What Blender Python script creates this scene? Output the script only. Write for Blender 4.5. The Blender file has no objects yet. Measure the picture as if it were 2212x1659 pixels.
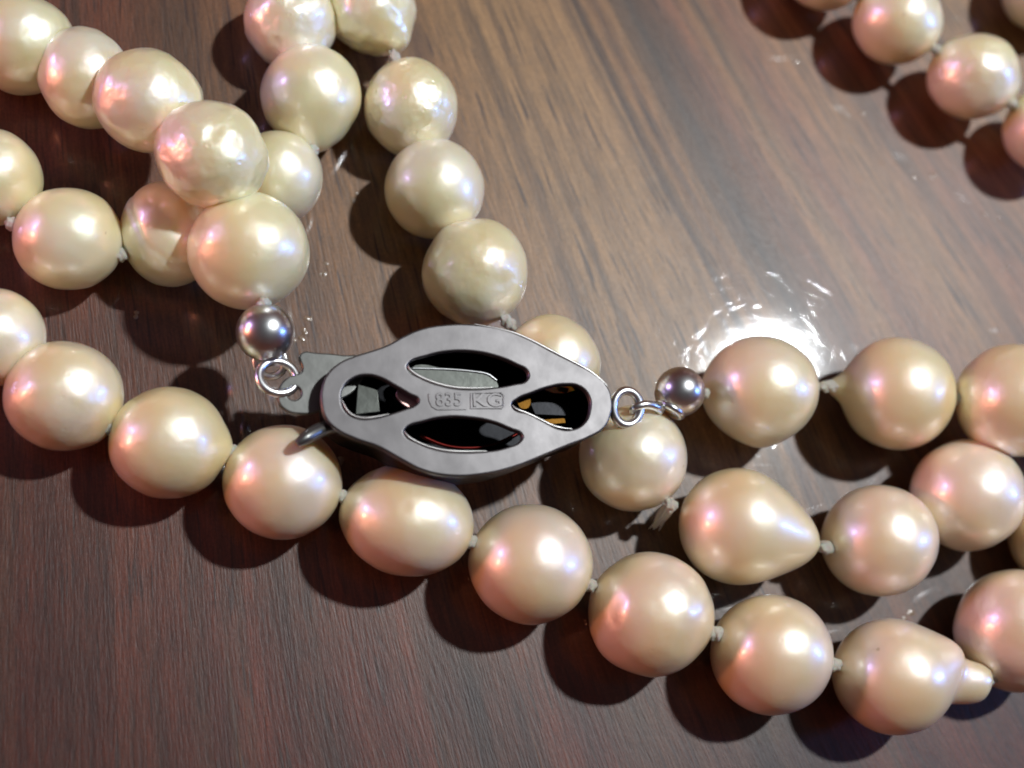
import bpy, bmesh, math, random
from mathutils import Vector, Matrix, noise

random.seed(7)
S = bpy.context.scene
COL = S.collection

# ------------------------------------------------------------------ camera
TAN = 0.344                       # half width of the view at depth 1
N_CAM = Vector((0.23, 0.26, 0.94)).normalized()      # world up seen from the camera
ex = Vector((1, 0, 0))
Xw = (ex - N_CAM * ex.dot(N_CAM)).normalized()
Yw = N_CAM.cross(Xw)
R_CW = Matrix((Xw, Yw, N_CAM)).transposed()          # world -> camera (columns = world axes)
R_WC = R_CW.transposed()                             # camera -> world
DEPTH = 0.093
CAM = R_WC @ Vector((0, 0, DEPTH))                   # the view axis meets the table at the origin
H = CAM.z
cam_d = bpy.data.cameras.new('camera')
cam = bpy.data.objects.new('camera', cam_d)
COL.objects.link(cam)
cam.matrix_world = Matrix.Translation(CAM) @ R_WC.to_4x4()
cam_d.sensor_width = 36
cam_d.lens = 18 / TAN
cam_d.clip_start = 0.005
cam_d.clip_end = 20
cam_d.dof.use_dof = True
cam_d.dof.focus_distance = 0.0865
cam_d.dof.aperture_fstop = 26
S.camera = cam


def ray(px, py):                  # direction in camera space through a point of the 2212 x 1659 picture
    return Vector(((px - 1106) / 1106 * TAN, (829.5 - py) / 1106 * TAN, -1.0))


def at_z(px, py, z):              # the point at height z seen through that point of the picture
    d = R_WC @ ray(px, py)
    return CAM + d * ((z - CAM.z) / d.z)


# ------------------------------------------------------------------ room light
w = bpy.data.worlds.new('World')
S.world = w
w.use_nodes = True
bg = w.node_tree.nodes['Background']
bg.inputs[1].default_value = 1.0
_t = w.node_tree.nodes.new('ShaderNodeTexCoord')
_s = w.node_tree.nodes.new('ShaderNodeSeparateXYZ')
_r = w.node_tree.nodes.new('ShaderNodeValToRGB')          # dim room: red fill added low down to redden shadows, faintly lit ceiling
_r.color_ramp.elements[0].position = 0.30
_r.color_ramp.elements[0].color = (0.095, 0.030, 0.018, 1)
_r.color_ramp.elements[1].position = 0.95
_r.color_ramp.elements[1].color = (0.055, 0.055, 0.058, 1)
w.node_tree.links.new(_t.outputs['Generated'], _s.inputs[0])
w.node_tree.links.new(_s.outputs[2], _r.inputs[0])
w.node_tree.links.new(_r.outputs[0], bg.inputs[0])


def lamp(name, pos, target, power, color, sx, sy=None):
    d = bpy.data.lights.new(name, 'AREA')
    d.shape = 'ELLIPSE'
    d.size = sx
    d.size_y = sy or sx
    d.energy = power
    d.color = color
    o = bpy.data.objects.new(name, d)
    COL.objects.link(o)
    o.location = pos
    o.rotation_euler = (target - pos).to_track_quat('-Z', 'Y').to_euler()
    return o


GLARE = at_z(1642, 812, 0)
v = (GLARE - CAM).normalized()
mdir = Vector((v.x, v.y, -v.z))
lamp('ceiling_lamp', GLARE + mdir * 0.50, Vector((0, 0, 0)), 2.45, (0.93, 0.98, 1.0), 0.020, 0.026)
ldir = (R_WC @ Vector((-0.90, 0.10, 0.42))).normalized()
lamp('warm_lamp', ldir * 0.55, Vector((0, 0, 0)), 0.95, (1.0, 0.30, 0.16), 0.05, 0.06)
ldir2 = (R_WC @ Vector((-0.84, 0.36, 0.44))).normalized()
lamp('violet_screen', ldir2 * 0.60, Vector((0, 0, 0)), 0.75, (0.64, 0.46, 1.0), 0.09, 0.09)
rdir = (R_WC @ Vector((0.93, 0.05, 0.16))).normalized()
lamp('blue_screen', rdir * 0.55, Vector((0, 0, 0)), 0.9, (0.16, 0.34, 1.0), 0.05, 0.14)

S.view_settings.view_transform = 'Standard'
S.view_settings.look = 'None'
S.view_settings.exposure = 0.0
S.view_settings.gamma = 1
S.cycles.use_denoising = True
S.cycles.caustics_reflective = True
S.cycles.filter_width = 1.9


# ------------------------------------------------------------------ helpers
def link(name, mesh, mat=None, parent=None, smooth=True):
    if mat:
        mesh.materials.clear()
        mesh.materials.append(mat)
    if smooth:
        for p in mesh.polygons:
            p.use_smooth = True
    o = bpy.data.objects.new(name, mesh)
    COL.objects.link(o)
    if parent:
        o.parent = parent
    return o


def nodes(name):
    m = bpy.data.materials.new(name)
    m.use_nodes = True
    nt = m.node_tree
    return m, nt, nt.nodes['Principled BSDF']


def N(nt, t, **kw):
    n = nt.nodes.new(t)
    for k, val in kw.items():
        if k.startswith('i_'):
            n.inputs[k[2:].replace('_', ' ')].default_value = val
        else:
            setattr(n, k, val)
    return n


def math_n(nt, op, a, b=None):
    n = nt.nodes.new('ShaderNodeMath')
    n.operation = op
    for i, s in enumerate((a, b)):
        if s is None:
            continue
        if isinstance(s, (int, float)):
            n.inputs[i].default_value = s
        else:
            nt.links.new(s, n.inputs[i])
    return n.outputs[0]


def mixc(nt, fac, a, b, mode='MIX'):
    n = nt.nodes.new('ShaderNodeMix')
    n.data_type = 'RGBA'
    n.blend_type = mode
    for s, val in ((n.inputs[0], fac), (n.inputs[6], a), (n.inputs[7], b)):
        if isinstance(val, (int, float)):
            s.default_value = val
        elif isinstance(val, tuple):
            s.default_value = val + (1,) if len(val) == 3 else val
        else:
            nt.links.new(val, s)
    return n.outputs[2]


def ramp(nt, fac, pts, interp='LINEAR'):
    n = nt.nodes.new('ShaderNodeValToRGB')
    cr = n.color_ramp
    cr.interpolation = interp
    while len(cr.elements) > 1:
        cr.elements.remove(cr.elements[-1])
    for i, (p, c) in enumerate(pts):
        e = cr.elements[0] if i == 0 else cr.elements.new(p)
        e.position = p
        e.color = (c, c, c, 1) if isinstance(c, (int, float)) else tuple(c) + (1,)
    nt.links.new(fac, n.inputs[0])
    return n.outputs[0]


# ------------------------------------------------------------------ wood
def wood_material():
    m, nt, b = nodes('lacquered_wood')
    L = nt.links
    tc = N(nt, 'ShaderNodeTexCoord')
    sep = N(nt, 'ShaderNodeSeparateXYZ')
    # slow wobble of the grain
    wob = N(nt, 'ShaderNodeTexNoise', i_Scale=28.0, i_Detail=1.0)
    L.new(tc.outputs['Object'], wob.inputs['Vector'])
    sub = N(nt, 'ShaderNodeVectorMath', operation='SUBTRACT')
    L.new(wob.outputs['Color'], sub.inputs[0])
    sub.inputs[1].default_value = (0.5, 0.5, 0.5)
    scl = N(nt, 'ShaderNodeVectorMath', operation='SCALE')
    L.new(sub.outputs[0], scl.inputs[0])
    scl.inputs['Scale'].default_value = 0.0035
    add = N(nt, 'ShaderNodeVectorMath', operation='ADD')
    L.new(tc.outputs['Object'], add.inputs[0])
    L.new(scl.outputs[0], add.inputs[1])
    L.new(add.outputs[0], sep.inputs[0])
    ap = at_z(20, -2600, 0)                      # the grain fans out from a far point
    dx = math_n(nt, 'SUBTRACT', sep.outputs[0], ap.x)
    dy = math_n(nt, 'SUBTRACT', ap.y, sep.outputs[1])
    ang = math_n(nt, 'ARCTAN2', dx, dy)

    def pang(px, py=400):
        p = at_z(px, py, 0)
        return math.atan2(p.x - ap.x, ap.y - p.y)
    a0, a1 = pang(-400), pang(2600)
    u = math_n(nt, 'DIVIDE', math_n(nt, 'SUBTRACT', ang, a0), a1 - a0)
    vv = math_n(nt, 'MULTIPLY', sep.outputs[1], 1.0)

    def U(px):
        return (pang(px) - a0) / (a1 - a0)

    def streak(su, sv, detail, rough=0.6, off=0.0):
        c = N(nt, 'ShaderNodeCombineXYZ')
        L.new(math_n(nt, 'MULTIPLY', u, su), c.inputs[0])
        L.new(math_n(nt, 'MULTIPLY', vv, sv), c.inputs[1])
        c.inputs[2].default_value = off
        n = N(nt, 'ShaderNodeTexNoise', i_Scale=1.0, i_Detail=detail, i_Roughness=rough)
        L.new(c.outputs[0], n.inputs['Vector'])
        return n.outputs['Fac']
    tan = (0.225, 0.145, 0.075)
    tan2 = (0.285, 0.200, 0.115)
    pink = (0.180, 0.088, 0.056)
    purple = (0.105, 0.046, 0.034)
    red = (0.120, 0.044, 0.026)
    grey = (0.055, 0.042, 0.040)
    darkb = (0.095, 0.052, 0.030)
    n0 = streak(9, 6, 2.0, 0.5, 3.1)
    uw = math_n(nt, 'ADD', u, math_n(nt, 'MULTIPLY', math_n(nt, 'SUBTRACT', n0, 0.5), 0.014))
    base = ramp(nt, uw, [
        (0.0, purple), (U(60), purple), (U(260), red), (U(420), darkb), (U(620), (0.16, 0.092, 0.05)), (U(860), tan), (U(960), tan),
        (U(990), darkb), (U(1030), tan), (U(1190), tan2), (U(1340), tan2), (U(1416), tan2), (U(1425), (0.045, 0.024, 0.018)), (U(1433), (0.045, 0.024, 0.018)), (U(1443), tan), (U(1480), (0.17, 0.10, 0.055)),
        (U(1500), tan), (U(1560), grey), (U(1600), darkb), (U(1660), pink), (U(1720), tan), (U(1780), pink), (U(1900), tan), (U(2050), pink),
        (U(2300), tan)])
    # towards the near edge: darker, redder board, with fading lamp sheen put into its colour
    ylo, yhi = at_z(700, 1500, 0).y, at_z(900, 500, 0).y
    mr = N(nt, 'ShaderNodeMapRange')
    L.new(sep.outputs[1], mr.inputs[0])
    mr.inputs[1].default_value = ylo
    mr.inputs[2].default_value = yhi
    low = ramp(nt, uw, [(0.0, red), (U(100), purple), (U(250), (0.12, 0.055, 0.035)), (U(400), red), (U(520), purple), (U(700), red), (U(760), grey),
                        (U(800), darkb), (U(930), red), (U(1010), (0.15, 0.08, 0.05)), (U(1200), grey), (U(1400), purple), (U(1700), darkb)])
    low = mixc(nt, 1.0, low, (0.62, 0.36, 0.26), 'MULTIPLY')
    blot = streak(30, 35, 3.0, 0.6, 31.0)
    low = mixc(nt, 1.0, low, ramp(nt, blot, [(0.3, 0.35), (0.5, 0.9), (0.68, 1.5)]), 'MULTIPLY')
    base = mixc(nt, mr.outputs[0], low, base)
    s1 = streak(45, 14, 4.0, 0.65)
    base = mixc(nt, ramp(nt, s1, [(0.30, 0.0), (0.49, 0.0), (0.64, 0.75)]), base, (0.06, 0.036, 0.028))
    s2 = streak(150, 60, 4.0, 0.7, 5.0)
    base = mixc(nt, 1.0, base, ramp(nt, s2, [(0.25, 0.50), (0.5, 1.0), (0.75, 1.35)]), 'MULTIPLY')
    s3 = streak(560, 520, 3.0, 0.7, 9.0)
    base = mixc(nt, 1.0, base, ramp(nt, s3, [(0.30, 0.58), (0.5, 1.0), (0.72, 1.30)]), 'MULTIPLY')
    # short dark pores lying along the grain
    s4 = streak(330, 190, 1.0, 0.5, 12.0)
    pores = ramp(nt, s4, [(0.0, 0.9), (0.32, 0.9), (0.36, 0.0)])
    base = mixc(nt, pores, base, (0.035, 0.015, 0.012))
    # pale and yellow flecks
    s5 = streak(260, 60, 2.0, 0.5, 22.0)
    base = mixc(nt, ramp(nt, s5, [(0.66, 0.0), (0.78, 0.2)]), base, (0.32, 0.2, 0.1))
    base = mixc(nt, 1.0, base, (0.94, 0.70, 0.44), 'MULTIPLY')
    gr = N(nt, 'ShaderNodeTexNoise', i_Scale=5200.0, i_Detail=2.0, i_Roughness=0.7)
    L.new(tc.outputs['Object'], gr.inputs['Vector'])
    base = mixc(nt, 1.0, base, ramp(nt, gr.outputs['Fac'], [(0.3, 0.78), (0.5, 1.0), (0.7, 1.25)]), 'MULTIPLY')
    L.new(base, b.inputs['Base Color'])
    b.inputs['Roughness'].default_value = 0.44
    b.inputs['IOR'].default_value = 1.50
    b.inputs['Coat Weight'].default_value = 0.8
    b.inputs['Coat Roughness'].default_value = 0.048
    b.inputs['Coat IOR'].default_value = 1.5
    # lacquer skin: fine orange peel, grain sinking through, and hair scratches
    peel = N(nt, 'ShaderNodeTexNoise', i_Scale=11000.0, i_Detail=2.0, i_Roughness=0.7)
    L.new(tc.outputs['Object'], peel.inputs['Vector'])
    hsum = math_n(nt, 'MULTIPLY', peel.outputs['Fac'], 0.55)
    hsum = math_n(nt, 'ADD', hsum, math_n(nt, 'MULTIPLY', s3, 0.12))
    bump = N(nt, 'ShaderNodeBump')
    bump.inputs['Strength'].default_value = 0.03
    bump.inputs['Distance'].default_value = 0.00003
    L.new(hsum, bump.inputs['Height'])
    L.new(bump.outputs[0], b.inputs['Coat Normal'])
    bump2 = N(nt, 'ShaderNodeBump')
    bump2.inputs['Strength'].default_value = 0.35
    bump2.inputs['Distance'].default_value = 0.00008
    L.new(s3, bump2.inputs['Height'])
    L.new(bump2.outputs[0], b.inputs['Normal'])
    return m


WOOD = wood_material()


# ------------------------------------------------------------------ nacre
def nacre_material():
    m, nt, b = nodes('nacre')
    L = nt.links
    tc = N(nt, 'ShaderNodeTexCoord')
    info = N(nt, 'ShaderNodeObjectInfo')
    off = N(nt, 'ShaderNodeVectorMath', operation='SCALE')
    cmb = N(nt, 'ShaderNodeCombineXYZ', i_X=1.0, i_Y=0.7, i_Z=-0.4)
    L.new(cmb.outputs[0], off.inputs[0])
    L.new(info.outputs['Random'], off.inputs['Scale'])
    add = N(nt, 'ShaderNodeVectorMath', operation='ADD')
    L.new(tc.outputs['Object'], add.inputs[0])
    L.new(off.outputs[0], add.inputs[1])

    def nz(scale, detail=2.0, rough=0.5):
        n = N(nt, 'ShaderNodeTexNoise', i_Scale=scale, i_Detail=detail, i_Roughness=rough)
        L.new(add.outputs[0], n.inputs['Vector'])
        return n.outputs['Fac']
    big = nz(170, 2)
    col = ramp(nt, big, [(0.30, (0.94, 0.81, 0.45)), (0.46, (0.95, 0.86, 0.52)), (0.60, (0.96, 0.85, 0.62)), (0.74, (0.94, 0.89, 0.70))])
    rosy = N(nt, 'ShaderNodeAttribute', attribute_type='OBJECT', attribute_name='rosy')
    tint = ramp(nt, info.outputs['Random'], [(0.0, (1.0, 0.98, 0.88)), (0.5, (1.0, 0.97, 0.92)), (1.0, (1.0, 0.97, 0.91))])
    tint = mixc(nt, rosy.outputs['Fac'], tint, (0.90, 0.775, 0.74))
    col = mixc(nt, 1.0, col, tint, 'MULTIPLY')
    blem = nz(1100, 1)
    col = mixc(nt, ramp(nt, blem, [(0.0, 0.6), (0.185, 0.6), (0.205, 0.0)]), col, (0.42, 0.30, 0.12))
    L.new(col, b.inputs['Base Color'])
    b.inputs['Metallic'].default_value = 0.06
    rg = math_n(nt, 'ADD', math_n(nt, 'MULTIPLY', nz(420, 3), 0.16), 0.33)
    L.new(rg, b.inputs['Roughness'])
    b.inputs['IOR'].default_value = 1.6
    b.inputs['Subsurface Weight'].default_value = 0.7
    b.inputs['Subsurface Radius'].default_value = (1.0, 0.72, 0.42)
    b.inputs['Subsurface Scale'].default_value = 0.0016
    b.inputs['Coat Weight'].default_value = 1.0
    b.inputs['Coat Roughness'].default_value = 0.17
    b.inputs['Coat IOR'].default_value = 1.5
    h = math_n(nt, 'ADD', math_n(nt, 'MULTIPLY', nz(650, 2), 0.9), math_n(nt, 'MULTIPLY', nz(2600, 2), 0.12))
    # growth pits
    vo = N(nt, 'ShaderNodeTexVoronoi', i_Scale=900.0)
    L.new(add.outputs[0], vo.inputs['Vector'])
    pit = ramp(nt, vo.outputs['Distance'], [(0.0, 0.0), (0.14, 0.25), (0.2, 0.25)])
    h = math_n(nt, 'ADD', h, pit)
    attr = N(nt, 'ShaderNodeAttribute', attribute_type='OBJECT', attribute_name='skin_relief')
    bump = N(nt, 'ShaderNodeBump')
    L.new(attr.outputs['Fac'], bump.inputs['Strength'])
    bump.inputs['Distance'].default_value = 0.0004
    L.new(h, bump.inputs['Height'])
    L.new(bump.outputs[0], b.inputs['Normal'])
    L.new(bump.outputs[0], b.inputs['Coat Normal'])
    # platelets under the skin: a broad silvery lustre with a shifting lilac or green cast
    gl = N(nt, 'ShaderNodeBsdfGlossy')
    L.new(ramp(nt, nz(210, 2), [(0.32, (0.86, 0.93, 0.86)), (0.5, (0.92, 0.89, 0.92)), (0.68, (0.95, 0.84, 0.93))]), gl.inputs['Color'])
    L.new(math_n(nt, 'ADD', math_n(nt, 'MULTIPLY', nz(380, 3), 0.14), 0.33), gl.inputs['Roughness'])
    L.new(bump.outputs[0], gl.inputs['Normal'])
    mx = N(nt, 'ShaderNodeMixShader')
    mx.inputs[0].default_value = 0.27
    L.new(b.outputs[0], mx.inputs[1])
    L.new(gl.outputs[0], mx.inputs[2])
    L.new(mx.outputs[0], nt.nodes['Material Output'].inputs['Surface'])
    return m


NACRE = nacre_material()


def metal(name, color, rough, relief=0.0, rscale=1500.0, metallic=1.0, vary=0.1):
    m, nt, b = nodes(name)
    tc = N(nt, 'ShaderNodeTexCoord')
    n = N(nt, 'ShaderNodeTexNoise', i_Scale=rscale, i_Detail=4.0, i_Roughness=0.6)
    nt.links.new(tc.outputs['Object'], n.inputs['Vector'])
    n2 = N(nt, 'ShaderNodeTexNoise', i_Scale=rscale / 5, i_Detail=3.0, i_Roughness=0.6)
    nt.links.new(tc.outputs['Object'], n2.inputs['Vector'])
    dark = tuple(c * 0.72 for c in color)
    nt.links.new(mixc(nt, ramp(nt, n2.outputs['Fac'], [(0.35, 0.0), (0.65, 1.0)]), dark, color), b.inputs['Base Color'])
    b.inputs['Metallic'].default_value = metallic
    nt.links.new(math_n(nt, 'ADD', math_n(nt, 'MULTIPLY', n.outputs['Fac'], vary), rough - vary / 2), b.inputs['Roughness'])
    if relief:
        bp = N(nt, 'ShaderNodeBump')
        bp.inputs['Strength'].default_value = relief
        bp.inputs['Distance'].default_value = 0.00005
        nt.links.new(n.outputs['Fac'], bp.inputs['Height'])
        nt.links.new(bp.outputs[0], b.inputs['Normal'])
    return m


SATIN = metal('satin_silver', (0.128, 0.120, 0.120), 0.41, 0.08, metallic=0.92)
BRIGHT = metal('polished_silver', (0.80, 0.80, 0.80), 0.30, 0.03)
DULL = metal('dull_spring_steel', (0.075, 0.078, 0.07), 0.34, 0.2, metallic=0.9)
BLACKED = metal('near_black_silver', (0.012, 0.012, 0.013), 0.32, 0.15, 1500)  # near-black silver for the box behind the openings
GILT = metal('gilt_metal', (0.06, 0.028, 0.005), 0.35, 0.2)


def silk_material():
    m, nt, b = nodes('silk_thread')
    tc = N(nt, 'ShaderNodeTexCoord')
    wv = N(nt, 'ShaderNodeTexWave', i_Scale=2200.0, i_Distortion=3.0)
    nt.links.new(tc.outputs['Object'], wv.inputs['Vector'])
    nt.links.new(mixc(nt, wv.outputs['Fac'], (0.88, 0.80, 0.66), (0.98, 0.94, 0.85)), b.inputs['Base Color'])
    b.inputs['Roughness'].default_value = 0.6
    b.inputs['Subsurface Weight'].default_value = 0.2
    b.inputs['Subsurface Scale'].default_value = 0.0003
    bp = N(nt, 'ShaderNodeBump')
    bp.inputs['Strength'].default_value = 0.8
    bp.inputs['Distance'].default_value = 0.0001
    nt.links.new(wv.outputs['Fac'], bp.inputs['Height'])
    nt.links.new(bp.outputs[0], b.inputs['Normal'])
    return m


SILK = silk_material()

# ------------------------------------------------------------------ table
bm = bmesh.new()
bmesh.ops.create_cube(bm, size=1.0)
for vtx in bm.verts:
    vtx.co = Vector((vtx.co.x * 1.3, vtx.co.y * 0.9, vtx.co.z * 0.025 - 0.0125))
bmesh.ops.bevel(bm, geom=[e for e in bm.edges], offset=0.002, segments=2, affect='EDGES')
me = bpy.data.meshes.new('table_top')
bm.to_mesh(me)
bm.free()
table = link('table_top', me, WOOD, smooth=False)
table['kind'] = 'structure'
table['label'] = 'brown lacquered wooden table top under the pearls'

# tiny raised nibs added to stand in for glints of light on the table
bm = bmesh.new()
NIBS = [(1625, 20), (1719, 138), (1729, 136), (1830, 249), (1866, 249), (1983, 383), (2017, 383), (2128, 465), (2161, 472), (2064, 42),
        (780, 417), (758, 432), (708, 565), (698, 588), (303, 680), (670, 683), (655, 716), (641, 735), (2170, 580), (2146, 712), (1760, 1195),
        (1970, 1322), (1960, 1330), (728, 990), (735, 1004), (1185, 815)]
for (px, py) in NIBS:
    c = at_z(px, py, 0)
    for k in range(2):
        r = random.uniform(0.00013, 0.00027)
        ox, oy = random.uniform(-0.00030, 0.00030), random.uniform(-0.00018, 0.00018)
        q = bmesh.ops.create_uvsphere(bm, u_segments=16, v_segments=10, radius=1)
        a, sx = random.uniform(0, 3.1), random.uniform(1.0, 1.6)
        for vtx in q['verts']:
            x, y, z = vtx.co.x * r * sx, vtx.co.y * r, vtx.co.z * r * 0.50
            vtx.co = Vector((c.x + ox + x * math.cos(a) - y * math.sin(a), c.y + oy + x * math.sin(a) + y * math.cos(a), z - r * 0.36))
me = bpy.data.meshes.new('glint_nib')
bm.to_mesh(me)
bm.free()
_m, _nt, _b = nodes('glint_nib_gloss')
_b.inputs['Base Color'].default_value = (0.20, 0.13, 0.08, 1)
_b.inputs['Roughness'].default_value = 0.35
_b.inputs['Coat Weight'].default_value = 1.0
_b.inputs['Coat Roughness'].default_value = 0.12
nib = link('glint_nib', me, _m, parent=table)
nib['kind'] = 'stuff'

# hair scratches, gathered around the lamp glare: shallow rounded ridges in the lacquer
rs = random.Random(11)
sv, sf = [], []
for k in range(900):
    g = rs.gauss(0, 0.0062), rs.gauss(0.001, 0.0060)
    a = rs.uniform(0, math.pi)
    ln = rs.uniform(0.0004, 0.0026)
    hw = rs.uniform(0.000007, 0.000016)
    slope = math.radians(rs.uniform(0.8, 3.2))
    bend = rs.uniform(-0.25, 0.25)
    base_i = len(sv)
    nseg = 5
    for q_ in range(nseg + 1):
        t = q_ / nseg - 0.5
        aa = a + bend * t
        cx_, cy_ = GLARE.x + g[0] + math.cos(aa) * ln * t, GLARE.y + g[1] + math.sin(aa) * ln * t
        taper = max(0.15, 1 - (2 * t) ** 2)
        for m_ in range(5):
            wv_ = m_ / 2 - 1
            off_ = wv_ * hw * taper
            z_ = 0.0000012 + hw * taper * math.tan(slope) * 0.5 * (1 - wv_ * wv_)
            sv.append((cx_ - math.sin(aa) * off_, cy_ + math.cos(aa) * off_, z_))
    for q_ in range(nseg):
        for m_ in range(4):
            i0 = base_i + q_ * 5 + m_
            sf.append((i0, i0 + 5, i0 + 6, i0 + 1))
me = bpy.data.meshes.new('hair_scratch')
me.from_pydata(sv, [], sf)
me.update()
if me.polygons[0].normal.z < 0:
    me.flip_normals()
hs = link('hair_scratch', me, WOOD, parent=table)
hs['kind'] = 'stuff'

# ------------------------------------------------------------------ necklace
neck = bpy.data.objects.new('pearl_necklace', None)
COL.objects.link(neck)
neck.empty_display_size = 0.01
neck['label'] = 'long knotted cream baroque pearl necklace with silver clasp, looped on the wooden table'
neck['category'] = 'necklace'


def solve(px, py, rpx, lift):
    """centre and radius of a ball that shows at px, py with radius rpx and hangs lift metres clear of the table"""
    d = ray(px, py)
    k = rpx / 1106 * TAN
    drop = -(R_WC @ d).z
    zc = (H - lift) / (drop + k)
    return CAM + (R_WC @ d) * zc, k * zc


def pearl(px, py, rx, ry, rot=0.0, lift=0.0, tips=(), lump=0.012, relief=0.10, crease=None, seed=None, label=None, dents=(), rosy=None):
    """rx, ry: half widths as seen; tips: (direction in degrees, reach, half width, sharpness) of a nub or point"""
    rm = math.sqrt(rx * ry)
    c, R = solve(px, py, rm, lift * 0.001)
    seed = seed if seed is not None else (px * 3.1 + py * 1.7)
    so = Vector((seed * 0.113 % 17, seed * 0.071 % 13, seed * 0.037 % 11))
    ax, ay = rx / rm, ry / rm
    az = (ax + ay) / 2 * 0.99
    rr = math.radians(rot)
    tip_dirs = [(Vector((math.cos(math.radians(t[0])), math.sin(math.radians(t[0])), t[4] if len(t) > 4 else 0.0)).normalized(), t[1], t[2], t[3]) for t in tips]
    pole = tip_dirs[0][0] if tip_dirs else Vector((0, 0, 1))
    q = Vector((0, 0, 1)).rotation_difference(pole)
    nu, nv = 72, 56
    verts, faces = [], []

    def shape(d):
        # ellipsoid turned by rot in the picture plane
        x = d.x * math.cos(rr) + d.y * math.sin(rr)
        y = -d.x * math.sin(rr) + d.y * math.cos(rr)
        s = 1.0 / math.sqrt((x / ax) ** 2 + (y / ay) ** 2 + (d.z / az) ** 2)
        s *= 1 + lump * noise.noise(d * 1.6 + so) * 2 + lump * 0.6 * noise.noise(d * 4.1 + so * 2)
        if lump > 0.02:
            s *= 1 + lump * 0.22 * noise.noise(d * 9.5 + so)
        for td, reach, wid, sharp in tip_dirs:
            th = d.angle(td)
            if sharp == 'nub':
                if th < 1.3:
                    rn = ((max(math.cos(th), 0.0) / reach) ** 5 + (math.sin(th) / (wid * (1.18 - 0.20 * math.cos(th)))) ** 5) ** -0.2
                    kk = 0.22
                    hh = max(0.0, min(1.0, 0.5 + 0.5 * (rn - s) / kk))
                    s = s * (1 - hh) + rn * hh + kk * hh * (1 - hh) * 0.6
            else:
                s += (reach - 1) * math.exp(-(th / wid) ** sharp)
        for (da, dz, dw, dd) in dents:
            dv = Vector((math.cos(math.radians(da)), math.sin(math.radians(da)), dz)).normalized()
            s -= dd * math.exp(-(d.angle(dv) / dw) ** 2)
        if crease:
            ca, cz, cw, cd = crease
            cn = Vector((math.cos(math.radians(ca)), math.sin(math.radians(ca)), cz)).normalized()
            dist = d.dot(cn) - 0.15 - 0.06 * noise.noise(d * 2 + so)
            s -= cd * math.exp(-(dist / cw) ** 2)
        return s
    for j in range(nv + 1):
        tt = j / nv
        th = math.pi * (tt ** 1.45 if tip_dirs else tt)
        for i in range(nu):
            ph = 2 * math.pi * i / nu
            d = q @ Vector((math.sin(th) * math.cos(ph), math.sin(th) * math.sin(ph), math.cos(th)))
            if j in (0, nv) and i > 0:
                continue
            verts.append(d * (shape(d) * R))
    # faces
    def vi(j, i):
        if j == 0:
            return 0
        if j == nv:
            return 1 + (nv - 1) * nu
        return 1 + (j - 1) * nu + i % nu
    for j in range(nv):
        for i in range(nu):
            f = [vi(j, i), vi(j + 1, i), vi(j + 1, i + 1), vi(j, i + 1)]
            g = []
            for idx in f:
                if idx not in g:
                    g.append(idx)
            faces.append(g)
    me = bpy.data.meshes.new('pearl')
    me.from_pydata(verts, [], faces)
    me.update()
    o = link('pearl', me, NACRE, parent=neck)
    o.matrix_basis = Matrix.Translation(c) @ R_WC.to_4x4()
    o['skin_relief'] = relief * 1.15
    o['rosy'] = rosy if rosy is not None else max(0.0, min(0.9, (py - 500) / 900))
    o['group'] = 'pearls on the knotted necklace'
    if label:
        o['label'] = label
    return c, R


P = {}
# strand that ends in the left silver bead
P['A1'] = pearl(537, 542, 131, 127, lift=2.6, lump=0.012, relief=0.12, label='large cream pearl next to the left silver bead')
P['A2'] = pearl(456, 334, 122, 116, rot=-30, lift=5.0, lump=0.035, relief=0.30, dents=((70, 1.6, 0.28, 0.05), (40, 2.2, 0.2, 0.03), (95, 1.0, 0.25, 0.04)), label='wrinkled cream pearl lying on top of the crossing strand')
P['A3'] = pearl(320, 218, 120, 109, rot=-25, lift=3.2, lump=0.022, relief=0.22, dents=((120, 2.6, 0.12, 0.02),))
P['A4'] = pearl(185, 169, 99, 112, rot=25, lift=1.2, lump=0.02, relief=0.16)
P['A5'] = pearl(48, 95, 112, 107, lift=0.4, lump=0.02, relief=0.14)
P['A6'] = pearl(-150, 20, 108, 106, lift=0.2)
# strand crossing under it
P['E1'] = pearl(-18, 383, 107, 104, lump=0.016)
P['E2'] = pearl(148, 516, 117, 111, lump=0.012, relief=0.10)
P['E3'] = pearl(362, 506, 99, 116, rot=10, lump=0.02, relief=0.10, crease=(40, 0.5, 0.07, 0.028), label='pinkish pearl with a crease, half under the crossing strand')
P['E4'] = pearl(600, 383, 97, 100, lump=0.01, relief=0.08)
P['E5'] = pearl(671, 208, 108, 110, lump=0.015, relief=0.12, tips=((-82, 1.12, 0.42, 2.0, 0.15),), label='round pearl with a small bulge at its lower end')
P['E6'] = pearl(627, 46, 98, 100, lump=0.03, relief=0.2)
P['E7'] = pearl(700, -150, 98, 96)
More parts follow.
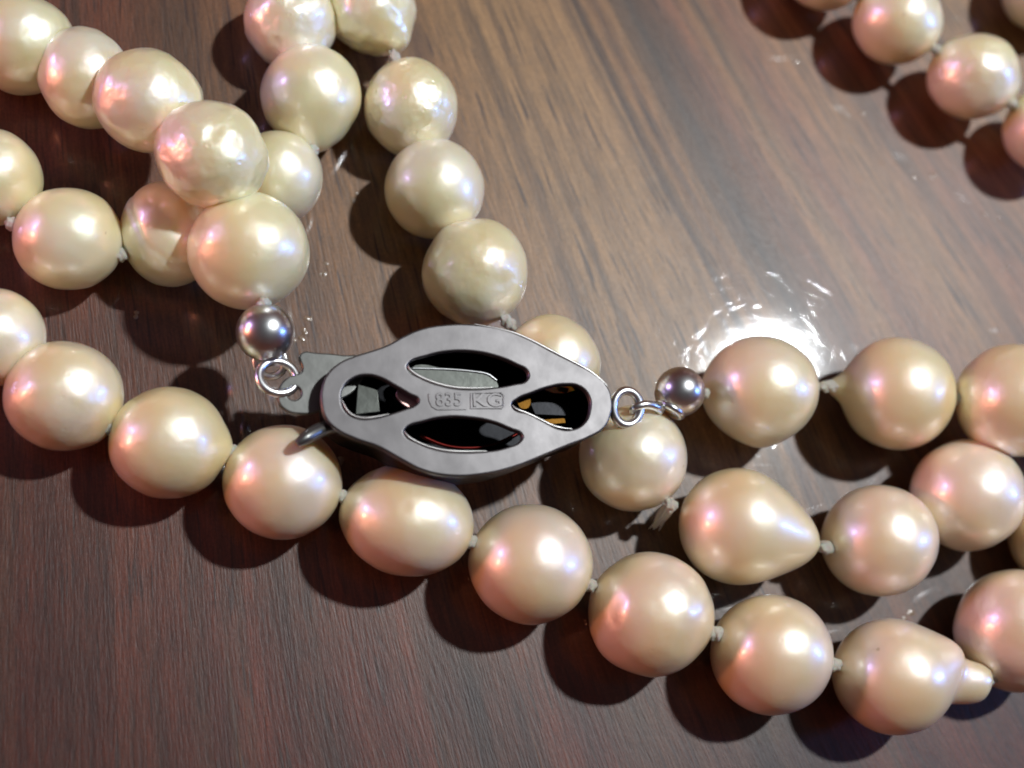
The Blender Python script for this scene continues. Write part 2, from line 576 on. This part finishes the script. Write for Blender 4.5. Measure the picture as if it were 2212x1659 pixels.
# strand running down under the clasp
P['D1'] = pearl(800, 16, 96, 102, rot=20, lump=0.05, relief=0.25, tips=((-55, 1.20, 0.36, 2.2, 0.2),), label='lumpy baroque pearl with a bulging lower corner')
P['D2'] = pearl(888, 232, 102, 105, lump=0.02, relief=0.40, label='pearl with a pitted rippled skin')
P['D3'] = pearl(939, 408, 108, 108, lump=0.01, relief=0.08)
P['D4'] = pearl(1026, 588, 114, 117, rot=-10, lump=0.022, relief=0.20, dents=((-30, 1.2, 0.3, 0.03),), label='yellowish pearl with tiny brown pits above the clasp')
P['D5'] = pearl(1190, 785, 106, 105, lump=0.014, label='pale pearl half hidden behind the clasp')
P['D6'] = pearl(1368, 990, 118, 115, lump=0.012)
P['D7'] = pearl(1594, 1137, 128, 126, rot=-10, lump=0.006, relief=0.04, tips=((-14, 1.42, 0.50, 1.7, 0.0),), label='smooth teardrop pearl with its tip pointing right')
P['D8'] = pearl(1900, 1168, 125, 120, lump=0.008, relief=0.05)
P['D9'] = pearl(2090, 1070, 123, 120, lump=0.008, relief=0.05)
P['D10'] = pearl(2295, 1160, 112, 110)
# strand that ends in the right silver bead
P['B1'] = pearl(1643, 843, 124, 116, lift=0.6, lump=0.010, relief=0.12, tips=((-90, 1.07, 0.4, 2.0, 0.0), (182, 1.06, 0.4, 2.0, 0.0)), label='pale pearl beside the right silver bead')
P['B2'] = pearl(1940, 850, 122, 122, lift=0.4, lump=0.008, relief=0.06, tips=((174, 1.33, 0.17, 1.5, 0.0),), label='drop shaped pearl with a narrow neck on its left')
P['B3'] = pearl(2190, 866, 125, 122, lift=2.2, lump=0.012, relief=0.12)
P['B4'] = pearl(2440, 880, 122, 120, lift=2.0)
# front strand
P['C0'] = pearl(-12, 728, 108, 106, lump=0.012)
P['C1'] = pearl(139, 855, 126, 119, lump=0.015, relief=0.14)
P['C2'] = pearl(364, 957, 127, 121, lump=0.012, relief=0.12, tips=((-4, 1.09, 0.30, 1.7, 0.0),))
P['C3'] = pearl(611, 1042, 128, 124, lump=0.010, relief=0.06, label='pearl under the small lever of the clasp')
P['C4'] = pearl(878, 1124, 146, 119, rot=-14, lump=0.010, relief=0.08, dents=((80, 3.2, 0.12, 0.014),), label='oval pearl in the front strand below the clasp')
P['C5'] = pearl(1146, 1218, 134, 129, lump=0.010, relief=0.06)
P['C6'] = pearl(1406, 1326, 137, 133, lump=0.014, relief=0.08, dents=((165, 1.0, 0.16, 0.025), (150, 1.2, 0.14, 0.02), (182, 1.1, 0.13, 0.02)), label='pearl with ridges on its left flank')
P['C7'] = pearl(1667, 1414, 132, 129, lump=0.008, relief=0.05)
P['C8'] = pearl(1930, 1461, 131, 124, rot=-10, lump=0.008, relief=0.05, tips=((-7, 1.58, 0.37, 'nub', -0.1), (17, 1.23, 0.40, 2.0, 0.0)), label='pearl with a stubby nipple shaped end')
P['C9'] = pearl(2196, 1361, 130, 132, lump=0.014, relief=0.14)
P['C10'] = pearl(2450, 1290, 128, 128)
# upper right strand
P['F1'] = pearl(1785, -76, 96, 96, lift=0.6)
P['F2'] = pearl(1938, 46, 96, 93, lift=0.6, lump=0.012, relief=0.12)
P['F3'] = pearl(2103, 166, 98, 92, lift=0.6, lump=0.02, relief=0.25, dents=((60, 1.6, 0.16, 0.02),), label='pearl with a crumpled spot in the upper right strand')
P['F4'] = pearl(2264, 280, 94, 92, lift=0.6, lump=0.012)
P['F5'] = pearl(2262, -24, 95, 93)
P['F6'] = pearl(2420, 90, 95, 93)

# ------------------------------------------------------------------ knots
def knot_mesh(seed):
    bm = bmesh.new()
    bmesh.ops.create_icosphere(bm, subdivisions=4, radius=1.0)
    so = Vector((seed * 3.3, seed * 1.7, seed))
    for vtx in bm.verts:
        d = vtx.co.normalized()
        ph = math.atan2(d.y, d.z)
        s = 1 + 0.16 * noise.noise(d * 2.0 + so) + 0.10 * math.sin(ph * 3 + d.x * 7 + seed)
        vtx.co = Vector((d.x * 1.05, d.y, d.z)) * s
    me = bpy.data.meshes.new('knot')
    bm.to_mesh(me)
    bm.free()
    for p in me.polygons:
        p.use_smooth = True
    me.materials.append(SILK)
    return me


KNOTS = [knot_mesh(i) for i in range(4)]
kc = [0]


def knot(a, b, size=1.0, up=0.0, at=None):
    (ca, ra), (cb, rb) = P[a], P[b]
    d = cb - ca
    t = 0.5 + (ra - rb) / (2 * d.length)
    c = ca + d * t if at is None else at
    c = c + (R_WC @ Vector((0, 0, 1))) * up * 0.001
    o = bpy.data.objects.new('knot', KNOTS[kc[0] % 4])
    kc[0] += 1
    COL.objects.link(o)
    o.parent = neck
    r = 0.00036 * size
    gap = max(0.0, d.length - ra - rb)
    o.rotation_euler = d.to_track_quat('X', 'Z').to_euler()
    o.location = c
    o.scale = (max(r * 1.05, min(gap * 0.55, 0.0006)), r, r)
    return c


def seen(px, py, zref):           # a point seen at px, py, as high above the table as zref
    return at_z(px, py, zref)


for a, b, px, py in (('A1', 'A2', 508, 404), ('A2', 'A3', 392, 270), ('A3', 'A4', 245, 205), ('A4', 'A5', 118, 130), ('E1', 'E2', 27, 484), ('E2', 'E3', 262, 549),
                     ('E4', 'E5', 677, 325), ('E5', 'E6', 652, 92), ('D1', 'D2', 854, 127), ('D2', 'D3', 905, 300), ('D3', 'D4', 966, 480), ('D4', 'D5', 1098, 698),
                     ('D6', 'D7', 1448, 1090), ('D7', 'D8', 1788, 1183), ('D8', 'D9', 1998, 1120), ('B1', 'B2', 1790, 835), ('B2', 'B3', 2068, 860),
                     ('C0', 'C1', 60, 790), ('C1', 'C2', 240, 925), ('C2', 'C3', 499, 976), ('C3', 'C4', 743, 1073), ('C4', 'C5', 1018, 1170), ('C5', 'C6', 1275, 1264),
                     ('C6', 'C7', 1548, 1370), ('C7', 'C8', 1802, 1436), ('C8', 'C9', 2140, 1464), ('F1', 'F2', 1858, -14), ('F2', 'F3', 2022, 107), ('F3', 'F4', 2186, 224), ('E3', 'E4', 455, 450)):
    (ca, ra), (cb, rb) = P[a], P[b]
    z = (ca.z + cb.z) / 2 + 0.0004
    knot(a, b, 1.0 + random.uniform(-0.1, 0.25), at=seen(px, py, z))


# ------------------------------------------------------------------ metal pieces
def tube(name, pts, r, mat, parent, closed=False, seg=12, taper=None, flat=1.0):
    cu = bpy.data.curves.new(name, 'CURVE')
    cu.dimensions = '3D'
    sp = cu.splines.new('NURBS' if not closed else 'NURBS')
    sp.points.add(len(pts) - 1)
    for i, p in enumerate(pts):
        sp.points[i].co = (p[0], p[1], p[2], 1)
        if taper:
            sp.points[i].radius = taper[i]
    sp.order_u = 3
    sp.use_cyclic_u = closed
    sp.use_endpoint_u = not closed
    cu.bevel_depth = r
    cu.bevel_resolution = 5
    cu.use_fill_caps = True
    cu.resolution_u = 8
    tmp = bpy.data.objects.new('tmp', cu)
    COL.objects.link(tmp)
    dg = bpy.context.evaluated_depsgraph_get()
    me = bpy.data.meshes.new_from_object(tmp.evaluated_get(dg))
    me.name = name
    bpy.data.objects.remove(tmp)
    return link(name, me, mat, parent=parent)


def ring(name, centre, normal, rmaj, rmin, mat, parent, squash=1.0, start=0):
    q = Vector((0, 0, 1)).rotation_difference(normal.normalized())
    pts = [centre + q @ Vector((math.cos(a) * rmaj, math.sin(a) * rmaj * squash, 0)) for a in [2 * math.pi * i / 24 for i in range(24)]]
    return tube(name, pts, rmin, mat, parent, closed=True)


def bead(px, py, rpx, zc, hole_dir):
    c = at_z(px, py, zc)
    depth = (R_CW @ (c - CAM)).z * -1
    R = rpx / 1106 * TAN * depth
    bm = bmesh.new()
    # hollow silver ball, its seam turned to the link
    nv, nu = 40, 48
    rows = []
    a0 = 0.0
    prof = []
    for j in range(nv + 1):
        th = math.pi * j / nv
        prof.append((math.sin(th), math.cos(th)))
    for j, (s, cc) in enumerate(prof):
        k = 1.0
        if cc < -0.90:
            k = 0.97
        if abs(cc + 0.90) < 0.04:
            k = 1.03
        rows.append([bm.verts.new(Vector((s * math.cos(2 * math.pi * i / nu), s * math.sin(2 * math.pi * i / nu), cc)) * R * k) for i in range(nu)])
    for j in range(nv):
        for i in range(nu):
            bm.faces.new((rows[j][i], rows[j + 1][i], rows[j + 1][(i + 1) % nu], rows[j][(i + 1) % nu]))
    bmesh.ops.remove_doubles(bm, verts=bm.verts, dist=R * 0.002)
    bmesh.ops.recalc_face_normals(bm, faces=bm.faces)
    me = bpy.data.meshes.new('silver_bead')
    bm.to_mesh(me)
    bm.free()
    o = link('silver_bead', me, BRIGHT, parent=neck)
    o.location = c
    o.rotation_euler = (-hole_dir).to_track_quat('Z', 'Y').to_euler()
    return o, c, R


ZP = 0.0078                         # height of the clasp's back plate
camz = R_WC @ Vector((0, 0, 1))


def V(px, py, z):
    return at_z(px, py, z)


# left bead, its eye and the jump ring
lb_dir = (V(584, 800, 0.0060) - V(572, 718, 0.0064)).normalized()
lbead, lc, lR = bead(573, 718, 63, 0.0066, lb_dir)
ring('bead_eye', V(584, 781, 0.0056), (V(660, 790, 0.0058) - V(570, 782, 0.0056)).cross(Vector((0, 0, 1))) * 0.6 + camz * 0.35, 0.00085, 0.00022, BRIGHT, lbead).matrix_parent_inverse = Matrix()
for ch in lbead.children:
    ch.parent = neck
    ch.parent = lbead
    ch.matrix_parent_inverse = (Matrix.Translation(lbead.location) @ lbead.rotation_euler.to_matrix().to_4x4()).inverted()
ring('jump_ring', V(600, 815, 0.0064), camz + (R_WC @ Vector((0.45, 0.5, 0))), 0.00108, 0.00026, BRIGHT, neck, squash=0.92)
knot_at = V(570, 660, 0.0070)
o = bpy.data.objects.new('knot', KNOTS[1]); COL.objects.link(o); o.parent = neck; o.location = knot_at; o.scale = (0.00042, 0.00042, 0.00045)

# right bead, link and ring
rb_dir = (V(1385, 880, 0.0056) - V(1468, 846, 0.0056)).normalized()
rbead, rc, rR = bead(1469, 846, 54, 0.0054, rb_dir)
e = tube('bead_eye', [V(x, y, z) for x, y, z in ((1425, 882, 0.0058), (1400, 872, 0.0062), (1372, 878, 0.0062), (1366, 888, 0.0056), (1376, 896, 0.0048), (1402, 896, 0.0046), (1426, 890, 0.0052))], 0.00026, BRIGHT, rbead, closed=True)
e.matrix_parent_inverse = (Matrix.Translation(rbead.location) @ rbead.rotation_euler.to_matrix().to_4x4()).inverted()
e2 = ring('bead_collar', V(1447, 884, 0.0052), (rc - V(1447, 884, 0.0052)), 0.00078, 0.00024, BRIGHT, rbead)
e2.matrix_parent_inverse = e.matrix_parent_inverse
ring('jump_ring', V(1354, 881, 0.0060), camz + (R_WC @ Vector((0.35, 0.1, 0))), 0.00088, 0.00027, BRIGHT, neck, squash=1.16)
o = bpy.data.objects.new('knot', KNOTS[2]); COL.objects.link(o); o.parent = neck; o.location = V(1521, 850, 0.0052); o.scale = (0.00034, 0.00034, 0.00036)
# frayed thread end under the sixth pearl of the middle strand
tube('thread_end', [V(1446, 1094, 0.0030), V(1436, 1108, 0.0022), V(1424, 1122, 0.0012), V(1412, 1142, 0.0005)], 0.00042, SILK, neck, taper=(0.9, 1.0, 0.8, 0.15))
for dx, dy in ((-6, 2), (5, 4), (2, -4)):
    tube('thread_fibre', [V(1438 + dx, 1106 + dy, 0.0024), V(1426 + dx, 1124 + dy, 0.0014), V(1414 + 2 * dx, 1138 + 2 * dy, 0.0006)], 0.00012, SILK, neck, taper=(1, 0.9, 0.2))

# ------------------------------------------------------------------ clasp
clasp = bpy.data.objects.new('clasp', None)
COL.objects.link(clasp)
clasp.parent = neck
clasp.empty_display_size = 0.005
clasp['label'] = 'oval silver box clasp lying face down, openwork back plate showing a worn stamp'
C8 = lambda x, y: (605 + x * 0.33592, 674 + y * 0.33592)
O2 = at_z(*C8(1200, 560), ZP)


def loc(pts, z=ZP):
    out = []
    for p in pts:
        q_ = at_z(*C8(*p), z)
        out.append((q_.x - O2.x, q_.y - O2.y))
    return out


OUT = [(262, 570), (268, 480), (300, 400), (380, 325), (480, 280), (600, 243), (700, 205), (790, 155), (900, 108), (1050, 80), (1250, 78), (1450, 112), (1600, 172), (1750, 252), (1900, 328),
       (2030, 400), (2105, 475), (2135, 565), (2128, 660), (2085, 745), (1990, 805), (1850, 860), (1700, 922), (1500, 1000), (1300, 1045), (1100, 1055), (920, 1020), (770, 945), (630, 868), (480, 815), (360, 755), (290, 680)]
HTOP = [(822, 338), (950, 280), (1090, 253), (1250, 255), (1400, 288), (1520, 338), (1590, 382), (1588, 432), (1500, 462), (1370, 484), (1200, 494), (1050, 474), (900, 420), (822, 365)]
HBOT = [(800, 762), (930, 702), (1060, 676), (1200, 678), (1350, 702), (1480, 752), (1555, 792), (1550, 820), (1450, 870), (1330, 893), (1150, 900), (1000, 882), (880, 838), (805, 790)]
HLEFT = [(395, 560), (412, 480), (470, 425), (550, 405), (640, 422), (740, 475), (830, 528), (888, 566), (870, 594), (800, 622), (700, 655), (600, 680), (500, 682), (425, 640)]
HRIGHT = [(1492, 595), (1525, 560), (1620, 520), (1720, 485), (1830, 466), (1930, 482), (1985, 545), (1990, 630), (1955, 710), (1880, 752), (1790, 748), (1690, 700), (1590, 650), (1505, 622)]
CART1 = [(950, 528), (955, 575), (974, 612), (1008, 632), (1195, 630), (1195, 620), (1014, 620), (984, 604), (967, 572), (962, 528)]
CART2 = [(1222, 522), (1425, 518), (1440, 535), (1440, 610), (1425, 624), (1222, 624)]


def plate_mesh(polys, z0, z1, bev, sharp=()):
    cu = bpy.data.curves.new('plate', 'CURVE')
    cu.dimensions = '2D'
    cu.fill_mode = 'BOTH'
    cu.extrude = (z1 - z0) / 2 - bev
    cu.bevel_depth = bev
    cu.bevel_resolution = 4
    cu.offset = -bev
    cu.resolution_u = 6
    for k, pts in enumerate(polys):
        sp = cu.splines.new('BEZIER')
        sp.bezier_points.add(len(pts) - 1)
        for i, p in enumerate(pts):
            bp = sp.bezier_points[i]
            bp.co = (p[0], p[1], 0)
            t = 'VECTOR' if k in sharp else 'AUTO'
            bp.handle_left_type = bp.handle_right_type = t
        sp.use_cyclic_u = True
    tmp = bpy.data.objects.new('tmp', cu)
    COL.objects.link(tmp)
    dg = bpy.context.evaluated_depsgraph_get()
    me = bpy.data.meshes.new_from_object(tmp.evaluated_get(dg))
    bpy.data.objects.remove(tmp)
    me.transform(Matrix.Translation((0, 0, (z0 + z1) / 2)))
    return me


def join(name, meshes):
    bm = bmesh.new()
    for me in meshes:
        bm.from_mesh(me)
    out = bpy.data.meshes.new(name)
    bm.to_mesh(out)
    bm.free()
    return out


def smooth_angle(o, ang=35):
    for p in o.data.polygons:
        p.use_smooth = True
    o.data.set_sharp_from_angle(angle=math.radians(ang))


polys = [loc(q_) for q_ in (OUT, HTOP, HBOT, HLEFT, HRIGHT)]
lower = plate_mesh(polys, -0.00045, -0.00026, 0.00003)
upper = plate_mesh(polys, -0.00028, 0.0, 0.00012)
plate = link('back_plate', join('back_plate', [lower, upper]), SATIN, parent=clasp)
plate.location = O2
smooth_angle(plate, 10)


def inset(pts, f):
    cx = sum(p[0] for p in pts) / len(pts)
    cy = sum(p[1] for p in pts) / len(pts)
    return [(cx + (p[0] - cx) * f, cy + (p[1] - cy) * f) for p in pts]


out2 = loc(OUT)
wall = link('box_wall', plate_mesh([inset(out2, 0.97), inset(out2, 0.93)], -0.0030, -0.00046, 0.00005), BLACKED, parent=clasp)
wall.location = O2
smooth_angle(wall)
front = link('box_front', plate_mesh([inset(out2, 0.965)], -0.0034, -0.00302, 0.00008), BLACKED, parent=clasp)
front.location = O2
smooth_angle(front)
front_bulge = [V(*C8(x, y), ZP - 0.0024) for x, y in ((900, 790), (1000, 845), (1150, 878), (1320, 870), (1450, 830), (1530, 780))]
tube('gallery_wire', front_bulge, 0.00012, metal('red_reflection_wire', (0.10, 0.012, 0.010), 0.35), clasp)  # warm lamp's red reflection painted into the wire's colour


# bright wires added as lamp glints on some arrises of the openings and plate
RIM = metal('edge_glint_silver', (0.62, 0.60, 0.58), 0.38, 0.05)
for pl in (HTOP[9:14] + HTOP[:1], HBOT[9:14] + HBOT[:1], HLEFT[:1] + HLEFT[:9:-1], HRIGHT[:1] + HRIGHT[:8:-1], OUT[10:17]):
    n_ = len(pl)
    tube('edge_glint', [V(*C8(x, y), ZP - 0.00007) for x, y in pl], 0.00008, RIM, clasp, taper=[0.3] + [1.0] * (n_ - 2) + [0.3])


# stamp: worn digits standing in the two sunk fields
def text_mesh(body, size, depth, bev=0.00001):
    cu = bpy.data.curves.new('t', 'FONT')
    cu.body = body
    cu.size = size
    cu.extrude = depth
    cu.bevel_depth = bev
    cu.align_x = 'CENTER'
    cu.align_y = 'CENTER'
    tmp = bpy.data.objects.new('tmp', cu)
    COL.objects.link(tmp)
    dg = bpy.context.evaluated_depsgraph_get()
    me = bpy.data.meshes.new_from_object(tmp.evaluated_get(dg))
    bpy.data.objects.remove(tmp)
    return me


baseline = (V(*C8(1440, 565), ZP) - V(*C8(960, 570), ZP))
angz = math.atan2(baseline.y, baseline.x)
for body, px, py, wid in (('835', 1085, 568, 0.95), ('KG', 1332, 571, 1.2)):
    t = link('stamp', text_mesh(body, 0.00108, 0.00004, 0.00002), SATIN, parent=clasp)
    t.location = V(*C8(px, py), ZP)
    t.rotation_euler = (0, 0, angz)
    t.scale = (wid, 1.0, 1.0)


for cart in (CART1, CART2):
    fr = link('stamp_frame', plate_mesh([loc(cart), inset(loc(cart), 0.90)] if cart is CART2 else [loc(cart)], -0.00003, 0.00005, 0.00002, sharp=(0, 1)), SATIN, parent=clasp)
    fr.location = O2
    smooth_angle(fr, 20)


def slab(name, pts, z, th, mat, parent, bev=0.00004, vec=False):
    q_ = [at_z(*C8(*p), z) for p in pts]
    c = sum(q_, Vector()) / len(q_)
    me = plate_mesh([[(p.x - c.x, p.y - c.y) for p in q_]], -th, 0, bev, sharp=(0,) if vec else ())
    o = link(name, me, mat, parent=parent)
    o.location = Vector((c.x, c.y, z))
    smooth_angle(o)
    return o


# the spring tongue: a folded strip that enters on the left, with the eye for the jump ring
slab('spring_tongue', [(830, 362), (1100, 368), (1310, 388), (1385, 432), (1400, 520), (1300, 560), (900, 500), (820, 430)], ZP - 0.0009, 0.00035, DULL, clasp)
slab('tongue_fold', [(500, 462), (628, 500), (642, 640), (485, 660)], ZP - 0.0010, 0.0004, DULL, clasp, vec=True)
slab('tongue_rivet', [(755, 500), (860, 530), (915, 600), (800, 600)], ZP - 0.0008, 0.0003, metal('rosy_silver', (0.75, 0.48, 0.44), 0.4), clasp)
TAB = metal('worn_tab_silver', (0.17, 0.17, 0.16), 0.38, 0.15, metallic=0.9)
tq = [(130, 268), (250, 262), (400, 275), (540, 300), (500, 480), (330, 590), (240, 640), (120, 655), (30, 628), (-15, 565), (-5, 480), (48, 420), (105, 398), (138, 380)]
zi = ZP - 0.0012
pp = [at_z(*C8(x, y), zi) for x, y in tq]
cc = sum(pp, Vector()) / len(pp)
hc = at_z(*C8(88, 520), zi) - cc
hole = [(math.cos(a) * 0.00040 + hc.x, math.sin(a) * 0.00040 + hc.y) for a in [2 * math.pi * i / 10 for i in range(10)]]
o = link('tongue_tab', plate_mesh([[(p.x - cc.x, p.y - cc.y) for p in pp], hole], -0.00040, 0, 0.00010), TAB, parent=clasp)
o.location = cc
smooth_angle(o, 12)
tube('tongue_edge', [V(*C8(x, y), ZP - 0.00088) for x, y in ((850, 362), (1000, 364), (1150, 372), (1300, 388), (1350, 404), (1392, 440))], 0.00007, BRIGHT, clasp)
# release lever
tube('release_lever', [V(*C8(x, y), z) for x, y, z in ((360, 735, ZP - 0.0012), (290, 745, ZP - 0.0010), (215, 780, ZP - 0.0006), (150, 818, ZP - 0.0003), (110, 845, ZP - 0.0003))], 0.00042, TAB, clasp, taper=(0.9, 1, 1.0, 0.85, 0.45))
# gilt catches seen through the right opening
slab('catch', [(1530, 560), (1600, 545), (1605, 610), (1560, 625), (1530, 600)], ZP - 0.0012, 0.0004, GILT, clasp)
slab('catch', [(1680, 690), (1830, 680), (1840, 715), (1720, 725)], ZP - 0.0018, 0.0004, GILT, clasp, vec=True)
slab('catch', [(1790, 480), (1860, 490), (1850, 515), (1795, 500)], ZP - 0.0016, 0.0003, GILT, clasp, vec=True)
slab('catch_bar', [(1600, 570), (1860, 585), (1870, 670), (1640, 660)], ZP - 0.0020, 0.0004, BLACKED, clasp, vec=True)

print('objects', len(bpy.data.objects), 'pearl radii mm', {k: round(v_[1] * 1000, 2) for k, v_ in P.items()})
